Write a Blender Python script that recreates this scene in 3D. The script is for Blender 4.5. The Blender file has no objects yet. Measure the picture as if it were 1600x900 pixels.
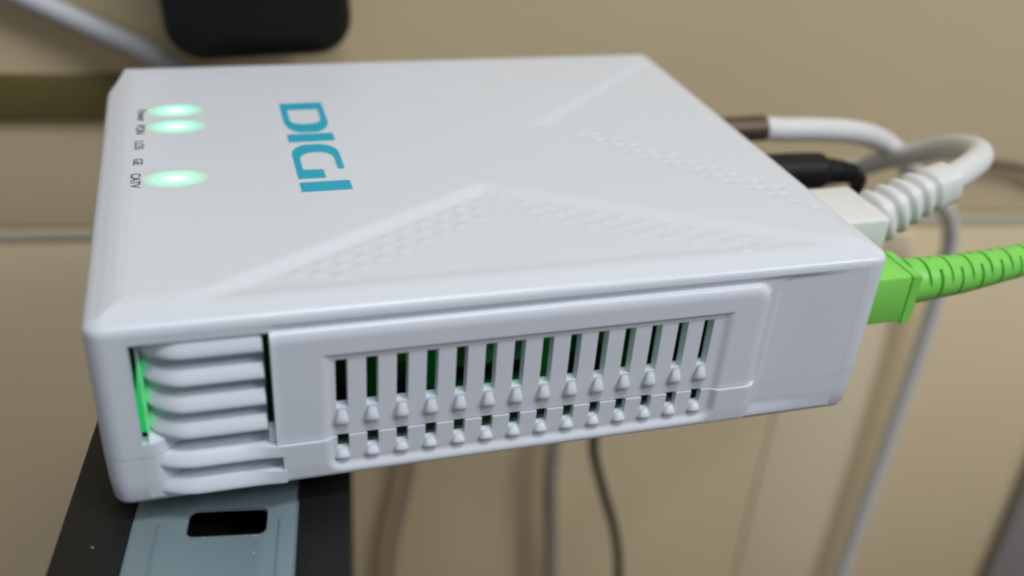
import bpy, bmesh, math, random
import numpy as np
from mathutils import Matrix, Vector

random.seed(4)
K = 0.00075                      # metres per drawing unit (the white box is 130 units = 97.5 mm long)
scene = bpy.context.scene
col = scene.collection

# ------------------------------------------------------------------ camera
cam_d = bpy.data.cameras.new('camera')
cam = bpy.data.objects.new('camera', cam_d); col.objects.link(cam); scene.camera = cam
RX = Vector((0.9573, -0.2817, 0.0652)); DN = Vector((-0.0893, -0.5024, -0.86)); FW = Vector((0.2751, 0.8174, -0.5061))
CPOS = Vector((18.3, -129.5, 114.3))
m3 = Matrix((RX, -DN, -FW)).transposed()
cam.matrix_world = Matrix.Translation(CPOS * K) @ m3.to_4x4()
cam_d.sensor_width = 36.0
cam_d.lens = 36.0 * 1604.5 / 1600
cam_d.clip_start = 0.005; cam_d.clip_end = 20
cam_d.dof.use_dof = True
cam_d.dof.focus_distance = 176 * K
cam_d.dof.aperture_fstop = 12.5

# ------------------------------------------------------------------ light
world = bpy.data.worlds.new('World'); scene.world = world; world.use_nodes = True
wb = world.node_tree.nodes['Background']
wb.inputs[0].default_value = (0.86, 0.88, 1.0, 1); wb.inputs[1].default_value = 0.16


def area(name, loc, target, sx, sy, power, colr):
    d = bpy.data.lights.new(name, 'AREA'); d.shape = 'RECTANGLE'; d.size = sx; d.size_y = sy
    d.energy = power; d.color = colr
    o = bpy.data.objects.new(name, d); col.objects.link(o)
    o.location = Vector(loc)
    o.rotation_euler = (Vector(target) - Vector(loc)).to_track_quat('-Z', 'Y').to_euler()
    return o


area('room_lamp', (0.50, -0.42, 0.52), (0.14, 0.08, -0.02), 0.22, 0.18, 1.9, (0.96, 0.965, 1.0))
area('ceiling_lamp', (0.17, -0.40, 1.02), (0.06, 0.04, 0.0), 0.42, 0.16, 5.0, (0.92, 0.95, 1.0))

scene.view_settings.view_transform = 'Standard'
scene.view_settings.look = 'None'
scene.view_settings.exposure = 0.16
scene.view_settings.gamma = 1.0
scene.cycles.max_bounces = 8
scene.cycles.filter_width = 2.1

# ------------------------------------------------------------------ materials


def mat(name, colr, rough=0.5, metal=0.0, noise=0.0, nscale=20.0, bump=0.0, bscale=400.0, spec=0.5, emit=None, estr=0.0, coat=0.0, sss=0.0):
    m = bpy.data.materials.new(name); m.use_nodes = True
    nt = m.node_tree; b = nt.nodes['Principled BSDF']
    b.inputs['Base Color'].default_value = (*colr, 1)
    b.inputs['Roughness'].default_value = rough
    b.inputs['Metallic'].default_value = metal
    b.inputs['Specular IOR Level'].default_value = spec
    b.inputs['Coat Weight'].default_value = coat
    if sss:
        b.inputs['Subsurface Weight'].default_value = sss
        b.inputs['Subsurface Radius'].default_value = (1, 1, 1)
        b.inputs['Subsurface Scale'].default_value = 0.0012
    if emit:
        b.inputs['Emission Color'].default_value = (*emit, 1)
        b.inputs['Emission Strength'].default_value = estr
    tc = nt.nodes.new('ShaderNodeTexCoord')
    if noise:
        n = nt.nodes.new('ShaderNodeTexNoise'); n.inputs['Scale'].default_value = nscale; n.inputs['Detail'].default_value = 5
        nt.links.new(tc.outputs['Object'], n.inputs['Vector'])
        mx = nt.nodes.new('ShaderNodeMix'); mx.data_type = 'RGBA'
        mx.inputs[6].default_value = (*[c * (1 - noise) for c in colr], 1)
        mx.inputs[7].default_value = (*[min(1, c * (1 + noise)) for c in colr], 1)
        nt.links.new(n.outputs['Fac'], mx.inputs[0])
        nt.links.new(mx.outputs[2], b.inputs['Base Color'])
    if bump:
        n2 = nt.nodes.new('ShaderNodeTexNoise'); n2.inputs['Scale'].default_value = bscale; n2.inputs['Detail'].default_value = 3
        nt.links.new(tc.outputs['Object'], n2.inputs['Vector'])
        bp = nt.nodes.new('ShaderNodeBump'); bp.inputs['Strength'].default_value = bump; bp.inputs['Distance'].default_value = 0.0002
        nt.links.new(n2.outputs['Fac'], bp.inputs['Height'])
        nt.links.new(bp.outputs['Normal'], b.inputs['Normal'])
    return m


M = {
    'white': mat('white_plastic', (0.735, 0.78, 0.835), 0.31, noise=0.015, nscale=60, bump=0.12, bscale=2500, sss=0.15),
    'ink': mat('dark_print', (0.05, 0.07, 0.07), 0.6),
    'blue': mat('blue_print', (0.016, 0.41, 0.58), 0.45),
    'lens': mat('led_glow_window', (0.66, 0.76, 0.75), 0.36),
    'slotglow': mat('green_slot_glow', (0.02, 0.5, 0.12), 0.3, emit=(0.01, 0.62, 0.12), estr=0.6),
    'pcb': mat('circuit_green', (0.015, 0.12, 0.04), 0.45, noise=0.35, nscale=700),
    'chip': mat('chip_black', (0.015, 0.017, 0.016), 0.5),
    'inner': mat('port_dark', (0.012, 0.014, 0.015), 0.6),
    'wall': mat('tan_wall_paint', (0.84, 0.70, 0.44), 0.5, noise=0.11, nscale=9, bump=0.15, bscale=160),
    'pale': mat('lit_wall_strip', (0.86, 0.74, 0.51), 0.55, noise=0.05, nscale=14),
    'olive': mat('olive_strip', (0.13, 0.105, 0.03), 0.55, noise=0.15, nscale=30),
    'greystrip': mat('grey_strip', (0.33, 0.32, 0.31), 0.5, noise=0.05, nscale=30),
    'edging': mat('grey_green_edging', (0.62, 0.60, 0.47), 0.4, noise=0.06, nscale=40),
    'gap': mat('dark_gap', (0.03, 0.028, 0.02), 0.8),
    'floor': mat('floor_tan', (0.16, 0.12, 0.08), 0.6, noise=0.1, nscale=9),
    'black': mat('gloss_black', (0.008, 0.010, 0.010), 0.16, noise=0.2, nscale=200),
    'case': mat('case_black', (0.010, 0.010, 0.010), 0.45, spec=0.35, noise=0.35, nscale=120, bump=0.2, bscale=900),
    'casegrey': mat('case_grey', (0.20, 0.27, 0.29), 0.33, noise=0.08, nscale=60, bump=0.15, bscale=900),
    'green': mat('green_plastic', (0.23, 0.72, 0.11), 0.38, noise=0.05, nscale=150, bump=0.1, bscale=1500),
    'cable': mat('white_cable', (0.74, 0.75, 0.74), 0.45, noise=0.04, nscale=80, bump=0.1, bscale=900),
    'cablegrey': mat('grey_cable', (0.56, 0.58, 0.60), 0.45, noise=0.04, nscale=80),
    'rj': mat('ivory_plug', (0.78, 0.79, 0.77), 0.35, noise=0.03, nscale=90, sss=0.1),
    'brass': mat('dull_metal', (0.13, 0.10, 0.075), 0.5, metal=0.7, noise=0.2, nscale=200),
    'dcblack': mat('rubber_black', (0.007, 0.008, 0.009), 0.5, spec=0.25),
    'browncable': mat('brown_cable', (0.10, 0.075, 0.055), 0.5),
    'tangrey': mat('grey_tan_cable', (0.40, 0.37, 0.31), 0.5, noise=0.05, nscale=80),
    'tancable': mat('tan_cable', (0.58, 0.48, 0.33), 0.5, noise=0.05, nscale=80),
    'dust': mat('dust_speck', (0.6, 0.62, 0.6), 0.7),
}



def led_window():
    # lit window: bright over the lamp, outer fade is its halo painted in
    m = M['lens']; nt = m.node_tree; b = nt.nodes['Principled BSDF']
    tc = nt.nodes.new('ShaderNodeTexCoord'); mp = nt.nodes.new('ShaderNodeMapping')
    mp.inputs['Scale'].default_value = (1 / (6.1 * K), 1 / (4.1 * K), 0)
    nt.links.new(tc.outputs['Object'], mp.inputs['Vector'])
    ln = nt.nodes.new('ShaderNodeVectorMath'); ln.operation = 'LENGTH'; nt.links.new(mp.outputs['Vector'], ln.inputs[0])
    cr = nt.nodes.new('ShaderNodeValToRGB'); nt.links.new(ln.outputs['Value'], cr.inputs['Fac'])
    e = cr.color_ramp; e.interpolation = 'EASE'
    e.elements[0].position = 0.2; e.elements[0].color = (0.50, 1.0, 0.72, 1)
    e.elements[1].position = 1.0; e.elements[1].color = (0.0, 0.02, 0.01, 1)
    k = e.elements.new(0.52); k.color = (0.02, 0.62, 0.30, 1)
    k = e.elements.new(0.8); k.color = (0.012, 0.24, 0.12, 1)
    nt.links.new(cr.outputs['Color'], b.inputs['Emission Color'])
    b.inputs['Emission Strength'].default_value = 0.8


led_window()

# ------------------------------------------------------------------ helpers


def finish(me, smooth=True, ang=38):
    if smooth:
        me.polygons.foreach_set('use_smooth', [True] * len(me.polygons))
        me.set_sharp_from_angle(angle=math.radians(ang))
    me.update()


def make(name, V, F, m, parent=None, smooth=True, ang=38):
    me = bpy.data.meshes.new(name)
    me.from_pydata([(x * K, y * K, z * K) for x, y, z in V], [], F)
    finish(me, smooth, ang)
    me.materials.append(M[m])
    o = bpy.data.objects.new(name, me); col.objects.link(o)
    if parent is not None: o.parent = parent
    return o


def from_bm(name, bm, m, parent=None, ang=38):
    bmesh.ops.recalc_face_normals(bm, faces=bm.faces)
    for v in bm.verts: v.co *= K
    me = bpy.data.meshes.new(name); bm.to_mesh(me); bm.free()
    finish(me, True, ang)
    me.materials.append(M[m])
    o = bpy.data.objects.new(name, me); col.objects.link(o)
    if parent is not None: o.parent = parent
    return o


def tag(o, label, cat, group=None, kind=None):
    o['label'] = label; o['category'] = cat
    if group: o['group'] = group
    if kind: o['kind'] = kind
    return o


def thing(name, label, cat, group=None):
    o = bpy.data.objects.new(name, None); col.objects.link(o); o.empty_display_size = 0.01
    return tag(o, label, cat, group)


def bbox(x0, x1, y0, y1, z0, z1, bev=0.4, seg=2):
    bm = bmesh.new()
    bmesh.ops.create_cube(bm, size=1)
    for v in bm.verts:
        v.co = Vector(((x0 + x1) / 2 + v.co.x * (x1 - x0), (y0 + y1) / 2 + v.co.y * (y1 - y0), (z0 + z1) / 2 + v.co.z * (z1 - z0)))
    if bev: bmesh.ops.bevel(bm, geom=bm.edges[:], offset=bev, segments=seg, affect='EDGES', profile=0.5)
    return bm


def spline(P, n=14):
    P = [np.array(p, float) for p in P]
    Q = [2 * P[0] - P[1]] + P + [2 * P[-1] - P[-2]]
    out = []
    for i in range(1, len(Q) - 2):
        a, b, c, d = Q[i - 1:i + 3]
        for k in range(n):
            t = k / n
            out.append(0.5 * ((2 * b) + (c - a) * t + (2 * a - 5 * b + 4 * c - d) * t * t + (3 * b - a - 3 * c + d) * t ** 3))
    out.append(P[-1])
    return out


def frames(path):
    T = [path[min(i + 1, len(path) - 1)] - path[max(i - 1, 0)] for i in range(len(path))]
    T = [t / np.linalg.norm(t) for t in T]
    n = np.cross(T[0], (0, 0, 1.0))
    if np.linalg.norm(n) < 1e-3: n = np.array((1.0, 0, 0))
    n /= np.linalg.norm(n)
    out = []
    for t in T:
        n = n - t * (n @ t); n /= np.linalg.norm(n)
        out.append((t, n, np.cross(n, t)))
    return out


def tube(name, path, rad, m, parent=None, sides=16, ang=60):
    """rad: number or f(index, s, angle) in drawing units, closed ends."""
    fr = frames(path); V = []; F = []
    s = 0.0
    for i, p in enumerate(path):
        if i: s += float(np.linalg.norm(p - path[i - 1]))
        t, n, b = fr[i]
        for j in range(sides):
            a = 2 * math.pi * j / sides
            r = rad(i, s, a) if callable(rad) else rad
            V.append(tuple(p + (n * math.cos(a) + b * math.sin(a)) * r))
    L = len(path)
    for i in range(L - 1):
        for j in range(sides):
            j2 = (j + 1) % sides
            F.append((i * sides + j, i * sides + j2, (i + 1) * sides + j2, (i + 1) * sides + j))
    F.append(tuple(range(sides))[::-1]); F.append(tuple((L - 1) * sides + j for j in range(sides)))
    return make(name, V, F, m, parent, True, ang)


def sstep(a, b, x):
    t = np.clip((x - a) / (b - a), 0, 1)
    return t * t * (3 - 2 * t)


# ------------------------------------------------------------------ setting: wall and floor
TH = math.radians(-7)
WD = np.array((math.cos(TH), math.sin(TH), 0.0)); WN = np.array((math.sin(TH), -math.cos(TH), 0.0))   # along the wall, out of the wall
W0 = np.array((60.0, 190.0, 0.0)); W0 = W0 - WD * (W0 @ WD)


def wp(s, z, off=0.0):
    p = W0 + WD * s + WN * off
    return (float(p[0]), float(p[1]), float(z))


def wall_box(name, s0, s1, z0, z1, o0, o1, m, bev=0.4, parent=None):
    bm = bbox(s0, s1, o0, o1, z0, z1, bev)
    for v in bm.verts: v.co = Vector(wp(v.co.x, v.co.z, v.co.y))
    return from_bm(name, bm, m, parent)


def structure(o, label):
    o['kind'] = 'structure'; o['label'] = label
    return o


FLOOR = -320
structure(wall_box('wall', -700, 900, -50.4, 900, -8, 0, 'wall', 0.5), 'tan painted wall behind the router')
structure(wall_box('wall_lower', -700, 900, FLOOR, -51.5, -8, -0.4, 'wall', 0.5), 'tan lower wall panel below the seam')
structure(wall_box('wall_backing', -700, 900, FLOOR, 900, -14, -8.5, 'gap', 0), 'dark gap behind the wall seam')
structure(make('floor', [(-700, -700, FLOOR), (900, -700, FLOOR), (900, 320, FLOOR), (-700, 320, FLOOR)], [(0, 1, 2, 3)], 'floor', None, False), 'tan floor under the wall')

tag(wall_box('wall_strip', -300, -18, -12.3, 2.5, 0.05, 2.5, 'olive', 0.5), 'dark olive horizontal strip on the wall beyond the indicator lights', 'strip')
tag(wall_box('wall_edging', -400, 600, -55.0, -51.6, -0.35, 0.5, 'edging', 0.3), 'thin grey-green edging along the wall just under the dark seam', 'edging')
tag(wall_box('tone_strip', 217, 258, FLOOR, -58, -0.3, 0.7, 'pale', 0.45), 'added pale strip coloured as lit wall, beside the hanging white cable', 'tone_strip')  # added strip, the lit part of the wall put into its pale colour
tag(wall_box('tone_strip', 349, 420, FLOOR, -58, -0.3, 6, 'greystrip', 1.2), 'grey vertical strip at the lower right corner of the photo', 'tone_strip')  # plain grey vertical band standing proud of the wall

# ------------------------------------------------------------------ the router
W, D, X0 = 131.9, 111.0, -0.6
SEAM_U, SEAM_L = 9.85, 9.62
router = thing('router', 'white plastic fibre router with blue DIGI logo and green lights, on a black case', 'router')

CR = 3.2


def plan(x, y, d):
    """map rectangle coordinates (fractions 0..1) to the rounded outline inset by d"""
    X = X0 + d + x * (W - 2 * d); Y = d + y * (D - 2 * d)
    r = max(CR - d, 0.6) if d < CR else 0.6
    ax = np.where(X < X0 + d + r, X - (X0 + d + r), np.where(X > X0 + W - d - r, X - (X0 + W - d - r), 0.0))
    ay = np.where(Y < d + r, Y - (d + r), np.where(Y > D - d - r, Y - (D - d - r), 0.0))
    q = np.sqrt(ax * ax + ay * ay); mx = np.maximum(np.abs(ax), np.abs(ay))
    s = np.where((np.abs(ax) > 0) & (np.abs(ay) > 0) & (q > 0), mx / np.maximum(q, 1e-9), 1.0)
    X, Y = X - ax + ax * s, Y - ay + ay * s
    return X + 3.0 * sstep(95.0, 111.0, Y) * np.clip(1 - (X - X0) / 14, 0, 1), Y      # the rear corner is cut back


def edge_dist(X, Y):
    r = CR; X = X - X0
    ax = np.maximum(np.maximum(r - X, X - (W - r)), 0); ay = np.maximum(np.maximum(r - Y, Y - (D - r)), 0)
    ins = np.minimum(np.minimum(X, W - X), np.minimum(Y, D - Y))
    return np.where((ax > 0) & (ay > 0), r - np.sqrt(ax * ax + ay * ay), ins)


def tri_inside(X, Y, A, B, C):
    def ed(P, Q):
        dx, dy = Q[0] - P[0], Q[1] - P[1]; L = math.hypot(dx, dy)
        return (X - P[0]) * dy / L - (Y - P[1]) * dx / L
    def sgn(P, Q, R):
        return 1 if (R[0] - P[0]) * (Q[1] - P[1]) - (R[1] - P[1]) * (Q[0] - P[0]) > 0 else -1
    return ed(A, B) * sgn(A, B, C), ed(B, C) * sgn(B, C, A)


def dots(X, Y, P, Q, side, f0, f1, rows, amp):
    """rows of small round pips along the line P-Q, on the given side"""
    dx, dy = Q[0] - P[0], Q[1] - P[1]; L = math.hypot(dx, dy)
    ux, uy = dx / L, dy / L
    a = (X - P[0]) * ux + (Y - P[1]) * uy
    b = ((X - P[0]) * (-uy) + (Y - P[1]) * ux) * side
    h = np.zeros_like(X); pitch = 4.4
    for k, off in enumerate(rows):
        ph = 0.5 * pitch * (k % 2)
        ca = np.round((a - ph) / pitch) * pitch + ph
        ok = (ca > f0 * L + k * 3.0) & (ca < f1 * L - k * 3.0)
        rr = np.sqrt((a - ca) ** 2 + (b - off) ** 2)
        h += amp * ok * np.clip(1 - (rr / 1.15) ** 2, 0, 1)
    return h


FA, FB, FC = (13.0, 4.6), (66.7, 36.6), (124.0, 4.6)
RA, RB, RC = (127.5, 12.0), (84.0, 62.6), (127.0, 103.0)
BA, BB, BC = (124.0, 105.4), (66.7, 77.0), (13.0, 105.4)
PROF = [(0.0, 31.6), (0.05, 32.2), (0.2, 32.65), (0.55, 33.05), (1.2, 33.45), (3.0, 34.25), (4.6, 34.75), (6.2, 34.97), (8.0, 35.0), (200, 35.0)]


def top_z(X, Y):
    d = edge_dist(X, Y)
    z = np.interp(d, [p[0] for p in PROF], [p[1] for p in PROF])
    keep = sstep(2.5, 7.0, d)
    for (A, B, C), dep, wid in (((FA, FB, FC), 0.8, 3.2), ((RA, RB, RC), 0.40, 3.4), ((BA, BB, BC), 0.12, 4.0)):
        e1, e2 = tri_inside(X, Y, A, B, C)
        z = z - dep * sstep(-0.4, wid, np.minimum(e1, e2)) * keep
    z = z + dots(X, Y, FA, FB, -1, 0.24, 0.96, (4.3, 6.7, 9.1), 0.15) + dots(X, Y, FB, FC, -1, 0.06, 0.86, (4.3, 6.7, 9.1), 0.13)
    z = z - dots(X, Y, RB, RA, 1, 0.10, 0.93, (1.8, 4.1, 6.4), 0.22)
    return z


def build_shells():
    nx, ny = 360, 300
    fx = np.linspace(0, 1, nx + 1); fy = np.linspace(0, 1, ny + 1)
    GX, GY = np.meshgrid(fx, fy)
    X, Y = plan(GX, GY, 1.2)
    Z = top_z(X, Y)
    V = list(zip(X.ravel().tolist(), Y.ravel().tolist(), Z.ravel().tolist()))
    F = []
    for j in range(ny):
        b = j * (nx + 1)
        F += [(b + i, b + i + 1, b + nx + 2 + i, b + nx + 1 + i) for i in range(nx)]
    loop = [(i, 0) for i in range(nx)] + [(nx, j) for j in range(ny)] + [(i, ny) for i in range(nx, 0, -1)] + [(0, j) for j in range(ny, 0, -1)]
    lx = np.array([fx[i] for i, j in loop]); ly = np.array([fy[j] for i, j in loop])
    prev = [j * (nx + 1) + i for i, j in loop]
    n = len(loop)
    fr_x = plan(fx, np.zeros(nx + 1), 0.0)[0]
    i0 = int(np.argmin(abs(fr_x - 5.05))); i1 = int(np.argmin(abs(fr_x - 127.0)))

    def ring(d, z):
        rx, ry = plan(lx, ly, d)
        base = len(V)
        V.extend(zip(rx.tolist(), ry.tolist(), [z] * n))
        return list(range(base, base + n))

    def strip(a, b, skip=False):
        for q in range(n):
            if skip and i0 <= q < i1: continue
            q2 = (q + 1) % n
            F.append((b[q], b[q2], a[q2], a[q]))
    for d, z in ((0.55, 33.05), (0.2, 32.65), (0.05, 32.2), (0.0, 31.6)):
        r = ring(d, z); strip(prev, r); prev = r
    r = ring(0.25, SEAM_U); strip(prev, r, True); prev = r
    r = ring(2.2, SEAM_U); strip(prev, r, True)
    make('upper_shell', V, F, 'white', router, True, 50)
    # lower half
    V.clear(); F.clear()
    a = ring(2.2, SEAM_L); b = ring(0.25, SEAM_L); strip(a, b, True)
    top = ring(0.25, SEAM_U)
    for q in range(n):
        if plan(lx[q:q + 1], ly[q:q + 1], 0.0)[0][0] > 112 and not i0 <= q < i1: F.append((b[q], b[(q + 1) % n], top[(q + 1) % n], top[q]))
    c = ring(0.4, 5.0); strip(b, c, True); e = ring(0.7, 1.6); strip(c, e, True)
    for d, z in ((1.15, 0.75), (2.0, 0.22), (3.4, 0.0)):
        g = ring(d, z); strip(e, g); e = g
    F.append(tuple(e[::-1]))
    make('lower_shell', V, F, 'white', router, True, 50)
    # front of the plan at the two rings where the front panels join
    return float(plan(np.array([fx[i0]]), np.array([0.0]), 0.0)[0][0]), float(plan(np.array([fx[i1]]), np.array([0.0]), 0.0)[0][0])


XL, XR = build_shells()
SLX = [35.35 + 4.775 * i for i in range(14)]
SW = 0.95                          # half a slot
PAN = (25.3, 108.4)


def rr(X, Z, x0, x1, z0, z1, r):
    cx, cz = (x0 + x1) / 2, (z0 + z1) / 2
    qx = np.abs(X - cx) - ((x1 - x0) / 2 - r); qz = np.abs(Z - cz) - ((z1 - z0) / 2 - r)
    return -(np.sqrt(np.maximum(qx, 0) ** 2 + np.maximum(qz, 0) ** 2) + np.minimum(np.maximum(qx, qz), 0) - r)   # positive inside


def merge(base, exact, tol):
    exact = sorted(set(round(e, 4) for e in exact))
    out = list(exact)
    for b in base:
        if min(abs(b - e) for e in exact) > tol: out.append(float(b))
    return np.array(sorted(out))


def base_y(Z):
    return np.interp(Z, [1.6, 5.0, SEAM_L, SEAM_U, 31.6], [0.7, 0.4, 0.25, 0.25, 0.0])


def front_field(name, xs, zs, depth, hole, back, parent=router):
    X, Z = np.meshgrid(xs, zs)
    Yd = depth(X, Z)
    X = X + base_y(Z) * (1 - 2 * (X - X0) / W)      # follow the draft of the shell
    nz, nx = X.shape
    V = list(zip(X.ravel().tolist(), Yd.ravel().tolist(), Z.ravel().tolist())); F = []
    mxs = (xs[:-1] + xs[1:]) / 2; mzs = (zs[:-1] + zs[1:]) / 2
    HX, HZ = np.meshgrid(mxs, mzs)
    H = hole(HX, HZ)
    Hp = np.pad(H, 1, constant_values=True)
    bk = {}

    def bv(i):
        if i not in bk:
            v = V[i]; bk[i] = len(V); V.append((v[0], max(v[1], 0) + back, v[2]))
        return bk[i]
    for j in range(nz - 1):
        for i in range(nx - 1):
            if H[j, i]: continue
            a, b, c, d = j * nx + i, j * nx + i + 1, (j + 1) * nx + i + 1, (j + 1) * nx + i
            F.append((a, b, c, d))
            if Hp[j, i + 1]: F.append((b, a, bv(a), bv(b)))
            if Hp[j + 2, i + 1]: F.append((d, c, bv(c), bv(d)))
            if Hp[j + 1, i]: F.append((a, d, bv(d), bv(a)))
            if Hp[j + 1, i + 2]: F.append((c, b, bv(b), bv(c)))
    return make(name, V, F, 'white', parent, True, 42)


REC = (33.2, 100.8)


def upper_depth(X, Z):
    yb = np.interp(Z, [SEAM_U, 31.6], [0.25, 0.0])
    side = sstep(XL, XL + 0.4, X)
    h = 0.35 * sstep(31.5, 30.9, Z) * sstep(24.4, 26, X)
    # shallow sunk field at the right-hand end
    h += 0.16 * sstep(0, 0.22, rr(X, Z, 110.0, 150, -20, 30.9, 2.5)) * (1 - sstep(116.0, XR, X))
    h *= (1 - sstep(111.0, XR, X))
    sd = rr(X, Z, PAN[0] - 3, PAN[1], 0, 30.3, 3.2)
    t = np.clip(sd / 2.0, 0, 1)
    h -= 1.15 * np.sqrt(1 - (1 - t) ** 2) * (X > 24.95)
    h += 0.62 * sstep(0, 0.32, 25.7 - Z) * sstep(REC[0] - 0.9, REC[0] + 0.7, X) * sstep(REC[1] + 0.9, REC[1] - 0.7, X)
    bay = (X > 6.3) & (X < 23.95) & (Z < 30.35)
    fl = np.where(Z > 12.35, 3.3 + 2.2 * np.clip((11.5 - X) / 5.2, 0, 1) ** 2, 3.0 * sstep(6.6, 11.0, X))
    h = np.where(bay, fl, h)
    return yb + h


def upper_hole(X, Z):
    h = np.zeros_like(X, bool)
    for xc in SLX: h |= (np.abs(X - xc) < SW) & (Z > 15.0) & (Z < 24.3)
    h |= (X > 5.35) & (X < 6.3) & (Z > 12.4) & (Z < 30.3)
    h |= (X > 23.95) & (X < 24.9) & (Z > 12.3) & (Z < 30.3)
    return h


ex = [XL, XR, 5.35, 6.3, 6.31, 23.94, 23.95, 24.9, 24.96, PAN[1], 109.95, 110.2] + [REC[0], REC[0] + .35, REC[1] - .35, REC[1]]
for xc in SLX: ex += [xc - SW, xc + SW, xc - SW - 0.36, xc + SW + .36]
XE = 109.3
ex = [e for e in ex if e < XE] + [XE]
xs_u = merge(np.arange(XL, XE, 0.45), ex, 0.14)
zs_u = merge(np.arange(SEAM_U, 31.6, 0.4), [SEAM_U, 31.6, 30.3, 30.36, 24.3, 15.0, 12.2, 12.3, 12.4, 25.35, 25.7, 30.0, 29.6, 29.2, 28.8, 28.4] + list(np.arange(23.0, 25.9, 0.15)), 0.06)
up = front_field('vent_panel', xs_u, zs_u, upper_depth, upper_hole, 2.0)
xs_e = merge(np.arange(XE, XR, 0.5), [XE, 109.95, 110.2, 126.0, XR], 0.14)
zs_e = merge(np.arange(1.6, 31.6, 0.45), [1.6, 5.0, SEAM_L, SEAM_U, 30.65, 30.9, 31.6], 0.08)


def end_depth(X, Z):
    yb = np.interp(Z, [1.6, 5.0, SEAM_L, SEAM_U, 31.6], [0.7, 0.4, 0.25, 0.25, 0.0])
    return np.where(Z < SEAM_U, yb + (upper_depth(X, np.full_like(Z, 12.0)) - np.interp(12.0, [SEAM_U, 31.6], [0.25, 0.0])) * sstep(1.6, 4.5, Z), upper_depth(X, Z))


ep = front_field('end_panel', xs_e, zs_e, end_depth, lambda X, Z: np.zeros_like(X, bool), 2.0)
ep['label'] = 'plain sunk end of the front beside the vents'
up['label'] = 'upper vent panel with a row of fourteen tall slots'


def lower_depth(X, Z):
    yb = np.interp(Z, [1.6, 5.0, SEAM_L], [0.7, 0.4, 0.25])
    h = np.zeros_like(X)
    t = np.clip((X - 23) / 1.2, 0, 1) * np.clip((PAN[1] + 0.4 - X) / 2.0, 0, 1)
    low = np.clip((Z - 1.6) / 1.2, 0, 1)
    h -= 1.30 * np.sqrt(1 - (1 - np.minimum(t, low)) ** 2)
    rec = rr(X, Z, REC[0] - 0.6, REC[1] + 0.6, 3.0, 40, 2.6)
    h += 0.85 * sstep(0, 1.4, rec)
    h *= (1 - sstep(111.0, XR, X))
    fl = 2.4 * sstep(6.6, 11.5, X) * sstep(1.7, 2.2, Z)
    bay = (X > 6.2) & (X < 25.7)
    h = np.where(bay, fl, h)
    return yb + h


def lower_hole(X, Z):
    h = np.zeros_like(X, bool)
    for xc in SLX: h |= (np.abs(X - xc) < SW) & (Z > 6.95) & (Z < SEAM_L)
    return h


xs_l = merge(np.arange(XL, XE, 0.45), ex + [25.58, 25.76], 0.14)
zs_l = merge(np.arange(1.6, SEAM_L, 0.35), [1.6, SEAM_L, 6.95, 5.5, 3.0, 1.9, 2.2, 9.45], 0.08)
lo = front_field('lower_vent_panel', xs_l, zs_l, lower_depth, lower_hole, 1.1)
lo['label'] = 'lower vent panel with a row of small notches'

# little sloping scoops under every slot


def scoop_mesh(h, w0, w1, out):
    V = []; F = []
    n = 9
    for q in range(6):
        t = q / 5; z = h * (1 - t); w = w0 + (w1 - w0) * t ** 0.8; o = out * math.sin(min(1.0, t * 1.15) * math.pi / 2)
        if q == 5: o = out * 0.80
        for k in range(n):
            a = math.pi * k / (n - 1); V.append((-w * math.cos(a), -o * math.sin(a) ** 0.7 + 0.05, z))
    b = len(V)
    for k in range(n):
        a = math.pi * k / (n - 1); V.append((-w1 * 0.85 * math.cos(a), 0.06, -0.55))
    for q in range(6):
        for k in range(n - 1): F.append((q * n + k, (q + 1) * n + k, (q + 1) * n + k + 1, q * n + k + 1))
    o_ = make('vent_scoop', V, F, 'white', router, True, 60)
    return o_


for h_, zb, yb_, w1_ in ((2.5, 12.4, -0.28, 1.18), (1.5, 5.4, -0.14, 1.22)):
    first = scoop_mesh(h_, 0.5, w1_, 0.85)
    for i, xc in enumerate(SLX):
        o = first if i == 0 else first.copy()
        if i: col.objects.link(o)
        o.location = (xc * K, yb_ * K, zb * K)

# horizontal grille ribs, their ends curling back into the box


def rib(z0, z1, x1, lower):
    V = []; F = []
    xsr = np.concatenate([np.linspace(6.4 if not lower else 6.8, 13, 14), np.linspace(14, x1, 14)])
    na = 11
    for x in xsr:
        yf = (-0.45 + 4.4 * max(0.0, (13 - x) / 6.6) ** 2.3) if not lower else (-1.02 + 1.9 * max(0.0, (13.5 - x) / 6.7) ** 2)
        H_ = z1 - z0
        prof = [(0.35, 0.0), (0.08, 0.04), (0.0, 0.14)] + [(1.15 * t ** 1.6, 0.14 + 0.86 * t) for t in (0.2, 0.36, 0.52, 0.66, 0.78, 0.88, 0.95, 1.0)]
        fade = 1 - float(sstep(19.0, 25.8, x)) if lower else 1.0
        for py, pz in prof: V.append((float(x), yf + py * fade, z0 + H_ * pz))
        V.append((float(x), yf + 5.0, z1)); V.append((float(x), yf + 5.0, z0))
    n = na + 2
    for i in range(len(xsr) - 1):
        for k in range(n):
            k2 = (k + 1) % n
            F.append((i * n + k, (i + 1) * n + k, (i + 1) * n + k2, i * n + k2))
    F.append(tuple(range(n))); F.append(tuple((len(xsr) - 1) * n + k for k in range(n))[::-1])
    return make('grille_rib', V, F, 'white', router, True, 50)


for z0, z1 in ((27.3, 30.2), (22.5, 24.9), (17.65, 20.1), (12.85, 15.25)): rib(z0, z1, 23.9, False)
for z0, z1 in ((7.6, 9.66), (2.35, 4.75)): rib(z0, z1, 26.4, True)

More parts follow.
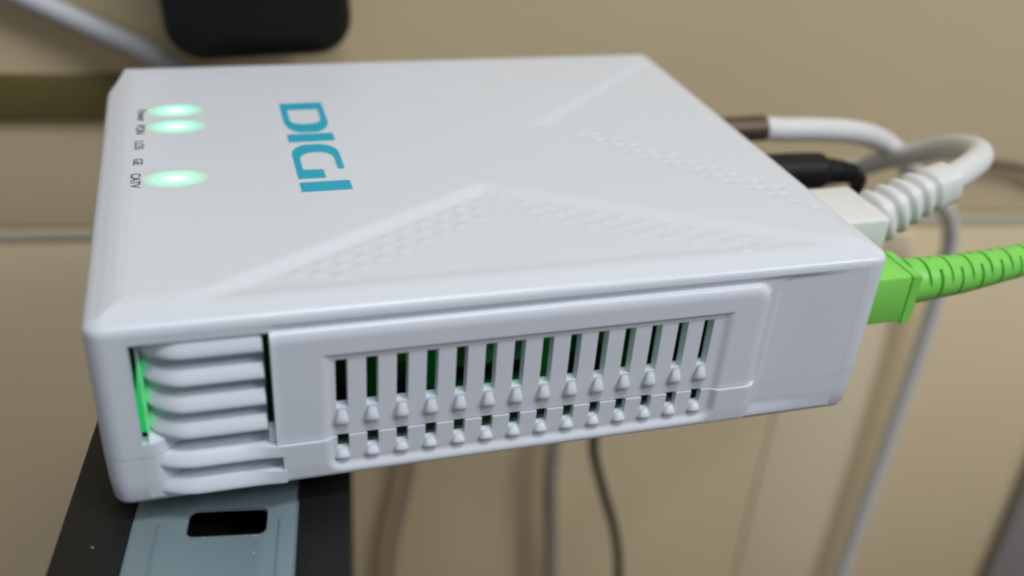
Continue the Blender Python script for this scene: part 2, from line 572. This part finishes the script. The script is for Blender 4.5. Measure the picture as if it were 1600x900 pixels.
# added glowing wedge in the left-hand slot, for green light on its wall
V = [(5.3, 3.4, 12.5), (6.6, 3.0, 12.5), (6.6, 3.0, 22.0), (6.25, 3.2, 27.4), (5.3, 3.4, 19.0)]
V += [(x, y + 1.2, z) for x, y, z in V]
g = make('slot_glow', V, [(0, 1, 2, 3, 4), (9, 8, 7, 6, 5), (0, 5, 6, 1), (1, 6, 7, 2), (2, 7, 8, 3), (3, 8, 9, 4), (4, 9, 5, 0)], 'slotglow', router, False)
g['label'] = 'bright green light showing in the slot beside the grille ribs'

# circuit board seen through the slots
pcb = from_bm('circuit_board', bbox(9, 122, 8, 100, 5.0, 6.4, 0.1, 1), 'pcb', router)
for x, y, w, d, h in ((30, 14, 10, 9, 3), (46, 12, 5, 4, 5), (58, 16, 14, 14, 2.4), (78, 12, 6, 5, 6), (92, 15, 9, 8, 3), (108, 14, 6, 6, 7), (66, 40, 20, 20, 2.5)):
    from_bm('chip', bbox(x, x + w, y, y + d, 6.45, 6.4 + h, 0.2, 1), 'chip', pcb)

# inner lamp: the status lamp's own light inside the case
ld = bpy.data.lights.new('status_lamp', 'POINT'); ld.energy = 0.0014; ld.color = (0.1, 1.0, 0.25); ld.shadow_soft_size = 0.002
lo_ = bpy.data.objects.new('status_lamp', ld); col.objects.link(lo_); lo_.location = (70 * K, 28 * K, 24 * K)

# indicator lights


def capsule(cx, cy, L, Wd, z, hgt, n=12):
    V = []; F = []
    r = Wd / 2
    out = []
    for k in range(n + 1):
        a = -math.pi / 2 + math.pi * k / n; out.append((cx + L / 2 - r + r * math.cos(a), cy + r * math.sin(a)))
    for k in range(n + 1):
        a = math.pi / 2 + math.pi * k / n; out.append((cx - L / 2 + r + r * math.cos(a), cy + r * math.sin(a)))
    m = len(out)
    lv = ((1.0, 0.0), (0.93, 0.55), (0.75, 0.85), (0.4, 1.0))
    for s, h in lv:
        for x, y in out:
            dx = x - cx; ex_ = max(0, abs(dx) - (L / 2 - r)) * (1 if dx > 0 else -1); bx = dx - ex_
            V.append((cx + bx * (0.5 + 0.5 * s) + ex_ * s, cy + (y - cy) * s, z + hgt * h))
    for q in range(len(lv) - 1):
        for k in range(m): F.append((q * m + k, q * m + (k + 1) % m, (q + 1) * m + (k + 1) % m, (q + 1) * m + k))
    F.append(tuple((len(lv) - 1) * m + k for k in range(m)))
    return V, F


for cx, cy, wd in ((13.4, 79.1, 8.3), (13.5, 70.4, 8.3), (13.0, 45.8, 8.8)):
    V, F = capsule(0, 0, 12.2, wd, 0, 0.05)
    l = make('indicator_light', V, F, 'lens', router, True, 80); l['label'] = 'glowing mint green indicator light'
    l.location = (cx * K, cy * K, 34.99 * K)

# printed words beside the lights


def text_mesh(name, s, size, m, parent, bold=0.0):
    c = bpy.data.curves.new(name, 'FONT'); c.body = s; c.size = size * K; c.align_x = 'CENTER'; c.align_y = 'CENTER'; c.offset = bold * K
    c.extrude = 0.02 * K
    t = bpy.data.objects.new(name, c); col.objects.link(t)
    dg = bpy.context.evaluated_depsgraph_get(); dg.update()
    me = bpy.data.meshes.new_from_object(t.evaluated_get(dg))
    bpy.data.objects.remove(t); bpy.data.curves.remove(c)
    me.name = name; me.materials.clear(); me.materials.append(M[m])
    o = bpy.data.objects.new(name, me); col.objects.link(o); o.parent = parent
    return o


for s, x, y in (('Power', 6.9, 77.2), ('PON', 6.7, 69.6), ('LOS', 6.6, 61.8), ('GE', 6.5, 54.0), ('CATV', 6.2, 45.9)):
    t = text_mesh('printed_word', s, 2.35, 'ink', router, 0.03)
    t.location = (x * K, y * K, (35.0 + 0.01) * K); t.rotation_euler = (0, 0, -math.pi / 2)
    t['label'] = 'small dark printed word ' + s

# rubber feet under the box
for fx_, fy_ in ((12, 16), (28, 16), (12, 92), (28, 60)):
    bm = bmesh.new()
    bmesh.ops.create_cone(bm, cap_ends=True, segments=20, radius1=3.2, radius2=3.8, depth=4.0, matrix=Matrix.Translation((fx_, fy_, -1.95)))
    from_bm('foot', bm, 'dcblack', router)

# blue four-letter logo
logo = bpy.data.objects.new('logo', None); col.objects.link(logo); logo.parent = router; logo['label'] = 'blue DIGI lettering printed on the top'


def arc(cx, cy, rx, ry, a0, a1, n=8):
    return [(cx + rx * math.cos(math.radians(a0 + (a1 - a0) * k / n)), cy + ry * math.sin(math.radians(a0 + (a1 - a0) * k / n))) for k in range(n + 1)]


def letter(outer, hole=None):
    bm = bmesh.new()

    def poly(P, z):
        vs = [bm.verts.new((x, y, z)) for x, y in P]
        return vs, [bm.edges.new((vs[i], vs[(i + 1) % len(vs)])) for i in range(len(vs))]
    E = poly(outer, 35.03)[1]
    if hole: E += poly(hole, 35.03)[1]
    bmesh.ops.triangle_fill(bm, edges=E, use_beauty=True)
    r = bmesh.ops.extrude_face_region(bm, geom=bm.faces[:])
    for v in r['geom']:
        if isinstance(v, bmesh.types.BMVert): v.co.z -= 0.05
    return from_bm('letter', bm, 'blue', logo, 30)


# in plan: x is the height of the letters (34.1..43.1), they read towards smaller y
letter([(34.2, 80.5), (43.0, 80.5)] + arc(39.6, 70.2, 3.4, 6.0, 0, -90) + arc(37.6, 70.2, 3.4, 6.0, -90, -180),
       [(35.5, 76.6), (41.7, 76.6)] + arc(39.3, 71.2, 2.4, 2.5, 0, -90) + arc(37.9, 71.2, 2.4, 2.5, -90, -180))
letter([(34.15, 63.5), (43.1, 63.5), (43.1, 59.5), (34.15, 59.5)])
letter([(34.1, 42.4)] + arc(37.7, 53.4, 3.6, 4.7, 180, 90) + arc(39.3, 53.4, 3.7, 4.7, 90, 0) + [(43.0, 46.0), (41.7, 46.0)] +
       arc(39.2, 50.9, 2.5, 3.2, 0, 90) + arc(37.9, 50.9, 2.5, 3.2, 90, 180) + [(35.4, 46.4), (39.1, 46.2), (39.1, 42.4)])
letter([(34.1, 40.9), (43.1, 40.9), (43.1, 36.9), (34.1, 36.9)])

# sockets on the hidden right-hand end
for y0, y1, z0, z1 in ((4.5, 16, 14, 26), (19.5, 37, 14, 31), (53.5, 62.5, 17, 28), (82, 94, 13, 26)):
    from_bm('port', bbox(129.2, 130.25, y0, y1, z0, z1, 0.15, 1), 'inner', router)

# ------------------------------------------------------------------ black case under the router
case = thing('black_case', 'black plastic case with grey inset panel under the front corner of the white router', 'case')
ang = math.radians(-8.6)
CX, CY = 16.0, 0.0


def cpt(x, y, z):
    x = 14.1 + (x - 15) * 1.03; y = y + 4.4; z = z - 4.0
    dx, dy = x - CX, y - CY
    return (CX + dx * math.cos(ang) - dy * math.sin(ang), CY + dx * math.sin(ang) + dy * math.cos(ang), z)


def case_box(name, x0, x1, y0, y1, z0, z1, m, bev=0.5, parent=case, seg=2):
    bm = bbox(x0, x1, y0, y1, z0, z1, bev, seg)
    for v in bm.verts: v.co = Vector(cpt(*v.co))
    return from_bm(name, bm, m, parent)


case_box('body', -7.2, 36.4, -70, 75, FLOOR, -9.0, 'case', 1.0)
case_box('side_rail', -7.2, 2.9, -70, 75, -9.0, -0.12, 'case', 0.5)
case_box('side_rail', 28.4, 36.4, -70, 75, -9.0, -0.12, 'case', 0.5)


def holed_plate(name, xs, ys, hole, z0, z1, m, parent):
    bm = bmesh.new()
    g = {}
    for i, x in enumerate(xs):
        for j, y in enumerate(ys): g[i, j] = bm.verts.new((x, y, z0))
    for i in range(len(xs) - 1):
        for j in range(len(ys) - 1):
            if (i, j) not in hole: bm.faces.new((g[i, j], g[i + 1, j], g[i + 1, j + 1], g[i, j + 1]))
    r = bmesh.ops.extrude_face_region(bm, geom=bm.faces[:])
    for v in r['geom']:
        if isinstance(v, bmesh.types.BMVert): v.co.z = z1
    hx = {xs[h[0]] for h in hole} | {xs[h[0] + 1] for h in hole}; hy = {ys[h[1]] for h in hole} | {ys[h[1] + 1] for h in hole}
    ed = [e for e in bm.edges if abs(e.verts[0].co.z - e.verts[1].co.z) > 0.1 and e.verts[0].co.x in hx and e.verts[0].co.y in hy]
    hx = [round(v, 4) for v in hx]; hy = [round(v, 4) for v in hy]
    ed = [e for e in bm.edges if abs(e.verts[0].co.z - e.verts[1].co.z) > 0.1 and round(e.verts[0].co.x, 4) in hx and round(e.verts[0].co.y, 4) in hy]
    bmesh.ops.bevel(bm, geom=ed, offset=1.3, segments=4, affect='EDGES', profile=0.5)
    top = [e for e in bm.edges if abs(e.verts[0].co.z - z1) < 1e-4 and abs(e.verts[1].co.z - z1) < 1e-4 and len(e.link_faces) == 2 and abs(e.link_faces[0].normal.z - e.link_faces[1].normal.z) > 0.5]
    bm.normal_update()
    top = [e for e in bm.edges if abs(e.verts[0].co.z - z1) < 1e-4 and abs(e.verts[1].co.z - z1) < 1e-4 and len(e.link_faces) == 2 and abs(abs(e.link_faces[0].normal.z) - abs(e.link_faces[1].normal.z)) > 0.5]
    bmesh.ops.bevel(bm, geom=top, offset=0.3, segments=2, affect='EDGES', profile=0.5)
    for v in bm.verts: v.co = Vector(cpt(*v.co))
    return from_bm(name, bm, m, parent)


plate = holed_plate('inset_panel', [2.98, 11.4, 23.4, 28.32], [-69, -7.4, -1.2, 74], {(1, 1)}, -1.7, -0.95, 'casegrey', case)
plate['label'] = 'grey-blue inset panel with a black rounded slot'
case_box('ridge', 6.9, 7.25, -69, -4.5, -0.97, -0.72, 'casegrey', 0.1, plate)
case_box('ridge', 25.3, 25.65, -69, -4.5, -0.97, -0.72, 'casegrey', 0.1, plate)
bm = bmesh.new()
for x, y, z, r in ((21.6, -7.9, -0.9, 0.12), (22.1, -8.0, -0.9, 0.13), (20.4, -7.8, -0.9, 0.1), (21.9, -11.6, -0.92, 0.13), (14.2, -7.9, -0.92, 0.09), (-1.6, -9.6, -0.1, 0.12)):
    bmesh.ops.create_icosphere(bm, subdivisions=1, radius=r, matrix=Matrix.Translation(Vector(cpt(x, y, z))) @ Matrix.Diagonal((1.5, 1, 0.35, 1)))
dust = from_bm('dust', bm, 'dust', case); dust['kind'] = 'stuff'

# ------------------------------------------------------------------ green fibre patch cord
fib = thing('fibre_cable', 'bright green fibre plug with ribbed boot leading off to the right', 'cable')
h = from_bm('plug_housing', bbox(129.6, 142.0, 5.6, 15.0, 15.0, 25.0, 0.7, 2), 'green', fib)
# collar with a chamfered outer edge
bm = bmesh.new()
secs = [(141.4, 0.0), (143.2, 0.0), (144.8, -1.2)]
rings = []
for x, o in secs:
    y0, y1, z0, z1 = 5.4 - o, 15.2 + o, 14.8 - o, 25.2 + o
    rings.append([bm.verts.new(p) for p in ((x, y0, z0), (x, y1, z0), (x, y1, z1), (x, y0, z1))])
for a, b in zip(rings, rings[1:]):
    for k in range(4): bm.faces.new((a[k], a[(k + 1) % 4], b[(k + 1) % 4], b[k]))
bm.faces.new(rings[0]); bm.faces.new(rings[-1])
bmesh.ops.bevel(bm, geom=bm.edges[:], offset=0.25, segments=2, affect='EDGES')
from_bm('collar', bm, 'green', h)
fpath = spline([(143.6, 10.2, 21.0), (149, 10.3, 21.2), (157.2, 11.0, 21.1), (167.0, 12.0, 21.5), (174.5, 13.0, 21.7), (190, 16, 22.5), (205, 20, 23.0)], 26)


def boot_r(i, s, a):
    r = 4.45 - 1.5 * min(1, s / 36) if s < 40 else 2.95
    if s < 1.2: return r
    k = (s - 3.0) / 2.55
    c = round(k); off = abs(k - c) * 2.55
    if c >= 0 and c < 20 and off < 0.18:
        aa = (a + (math.pi / 2 if c % 2 else 0)) % math.pi
        if 0.30 < aa < math.pi - 0.75: r -= 1.2
    return r


tube('strain_relief_boot', fpath, boot_r, 'green', fib, 40, 35)
tube('fibre_lead', spline([(204, 19.8, 23.0), (230, 26, 24), (270, 32, 22), (330, 30, 10), (400, 20, -20)], 14), 1.9, 'green', fib, 12)

# ------------------------------------------------------------------ white network cable
eth = thing('network_cable', 'white network cable with ridged boot looping back behind the router', 'cable')
b = from_bm('plug_body', bbox(129.8, 146.0, 20.6, 36.0, 17.5, 29.2, 0.8, 3), 'rj', eth)
from_bm('latch', bbox(133, 150, 25, 31.5, 15.6, 16.8, 0.4, 1), 'rj', b)
bpath = spline([(142.5, 28.3, 22.8), (149.5, 28.4, 26.2), (157.8, 29.2, 29.4), (165.6, 30.4, 31.2)], 26)


def rj_boot(i, s, a):
    base = 5.7 - 1.6 * min(1, s / 22)
    sq = 1 / max(abs(math.cos(a)), abs(math.sin(a)))
    base *= 1 + 0.5 * (min(sq, 1.22) - 1)
    if 3.6 < s < 20: base -= 0.95 * (0.5 - 0.5 * math.cos(2 * math.pi * (s - 3.6) / 3.25)) ** 1.5
    return base


tube('strain_relief_boot', bpath, rj_boot, 'rj', eth, 36, 60)
epath = spline([(164.5, 30.2, 31.0), (171.5, 33.5, 31.8), (181.5, 41, 30.6), (189.5, 50, 28.2), (195.0, 60, 24.8), (200.0, 72, 19.6), (203, 85, 12.2), (202, 97, 5.0), (194, 110, -6), (178, 126, -22), (150, 140, -40), (110, 150, -52), (70, 155, -60)], 14)
tube('lead', epath, 3.0, 'cable', eth, 18)

# ------------------------------------------------------------------ coax cable
cx_ = thing('coax_cable', 'thick pale cable with dull metal plug, curving away and hanging down the wall', 'cable')


def hexplug(x0, x1, y, z, r0, m, parent, name, sides=6):
    return tube(name, [np.array((x, y, z)) for x in np.linspace(x0, x1, 3)], r0, m, parent, sides, 20)


nut = hexplug(129.8, 142, 88, 20.6, 4.8, 'brass', cx_, 'metal_nut')
hexplug(141.5, 156, 88, 20.6, 3.3, 'brass', cx_, 'metal_sleeve', 20)
cpath = spline([(155, 88, 20.6), (162, 88, 19.8), (172, 88, 19.3), (186.2, 90.0, 16.9), (199, 94.5, 11.6), (212, 101, 3.0), (229, 113, -9), (250, 129, -24), (271, 142, -38), (283, 148, -54), (287.5, 150.6, -76), (289.2, 151.8, -105.3), (288.2, 152.6, -166.2), (286.3, 153.0, -235.7), (285, 153, FLOOR + 3)], 14)
tube('lead', cpath, lambda i, s, a: 3.1, 'cable', cx_, 18)

# ------------------------------------------------------------------ black power plug with its thin lead
dc = thing('power_cable', 'small black power plug and thin dark lead between the pale cables', 'cable')


def dc_r(i, s, a):
    if s < 24: return 4.2
    if s < 25.5: return 4.2 - (s - 24) * 0.8
    r = 2.95 - 0.9 * min(1, (s - 27.5) / 10)
    if 28.5 < s < 36 and ((s - 28.5) % 2.6) < 0.9: r -= 0.3
    return r


tube('plug', spline([(129.8, 58, 22.6), (140, 58, 22.6), (150, 58, 22.4), (158, 58, 21.8), (164.0, 58.2, 20.6)], 30), dc_r, 'dcblack', dc, 20, 45)
tube('lead', spline([(163.5, 58.2, 20.7), (167, 60, 17.5), (168, 66, 8), (166, 84, -18), (152, 115, -70), (147, 138, -105), (148.3, 147.5, -129), (154.5, 147.6, -151.7), (162.5, 147, -176.0), (167.2, 146.6, -201.6), (170, 147, -240), (172, 148, FLOOR + 2)], 12), 1.75, 'dcblack', dc, 12)

# ------------------------------------------------------------------ other leads along the wall
wl = tag(tube('wall_cable', spline([(-75, 200.0, 55), (-33.3, 195.4, 30.9), (-25.5, 194.5, 26.5), (-9.1, 192.4, 18.3), (8.0, 190.3, 9.4), (30, 187.5, -4), (60, 184, -24), (90, 180.5, -36), (120, 177, -40)], 12), 3.4, 'cablegrey', None, 16),
         'pale grey cable slanting down the wall beside the black adapter', 'cable')
tag(tube('hanging_cable', spline([(150, 168.4, -60), (144, 169.2, -100), (141.6, 169.6, -145), (142.4, 169.6, -176), (146.6, 169.0, -221), (151, 168.6, FLOOR + 4)], 12), 3.0, 'tangrey', None, 14),
    'grey-tan cable hanging down the wall below the vents', 'cable', 'cables hanging below the router')
tag(tube('hanging_cable', spline([(96, 176.5, -60), (91, 178, -110), (85.5, 179.4, -160.4), (81.2, 180.0, -187.6), (78.8, 180.3, -216.8), (78, 180.3, FLOOR + 3)], 12), 2.6, 'tancable', None, 14),
    'faint tan cable hanging down the wall next to the black case', 'cable', 'cables hanging below the router')
tag(tube('thin_wall_cable', spline([(268, 160.6, -33), (280, 159, -29.6), (291.4, 157.6, -27.8), (302.1, 156.2, -28.4), (313.4, 154.9, -30.6), (335, 152.2, -38), (420, 141.6, -60)], 10), 1.35, 'browncable', None, 10),
    'thin brown cable on the wall beyond the white cable loop', 'cable')

# ------------------------------------------------------------------ black adapter on the wall
ad = thing('power_adapter', 'glossy black rounded adapter on the wall behind the router', 'adapter')
bm = bmesh.new()
bmesh.ops.create_cube(bm, size=1)
for v in bm.verts: v.co = Vector((v.co.x * 52, v.co.y * 28, v.co.z * 74))
ved = [e for e in bm.edges if abs(e.verts[0].co.y - e.verts[1].co.y) > 1]
bmesh.ops.bevel(bm, geom=ved, offset=11, segments=8, affect='EDGES', profile=0.5)
bm.normal_update()
fe = [e for e in bm.edges if e.verts[0].co.y > 13.9 and e.verts[1].co.y > 13.9]
bmesh.ops.bevel(bm, geom=fe, offset=4.0, segments=5, affect='EDGES', profile=0.5)
ca, sa = math.cos(math.radians(4)), math.sin(math.radians(4))
for v in bm.verts:
    s_, o_, z_ = v.co
    s2, z2 = s_ * ca - z_ * sa, s_ * sa + z_ * ca
    v.co = Vector(wp(14.0 + s2, 54.5 + z2, 18 + o_))
from_bm('body', bm, 'black', ad, 40)
bm = bbox(6, 22, 0.2, 4.2, 40, 70, 0.5, 1)
for v in bm.verts: v.co = Vector(wp(v.co.x, v.co.z, v.co.y))
from_bm('pin_base', bm, 'black', ad)
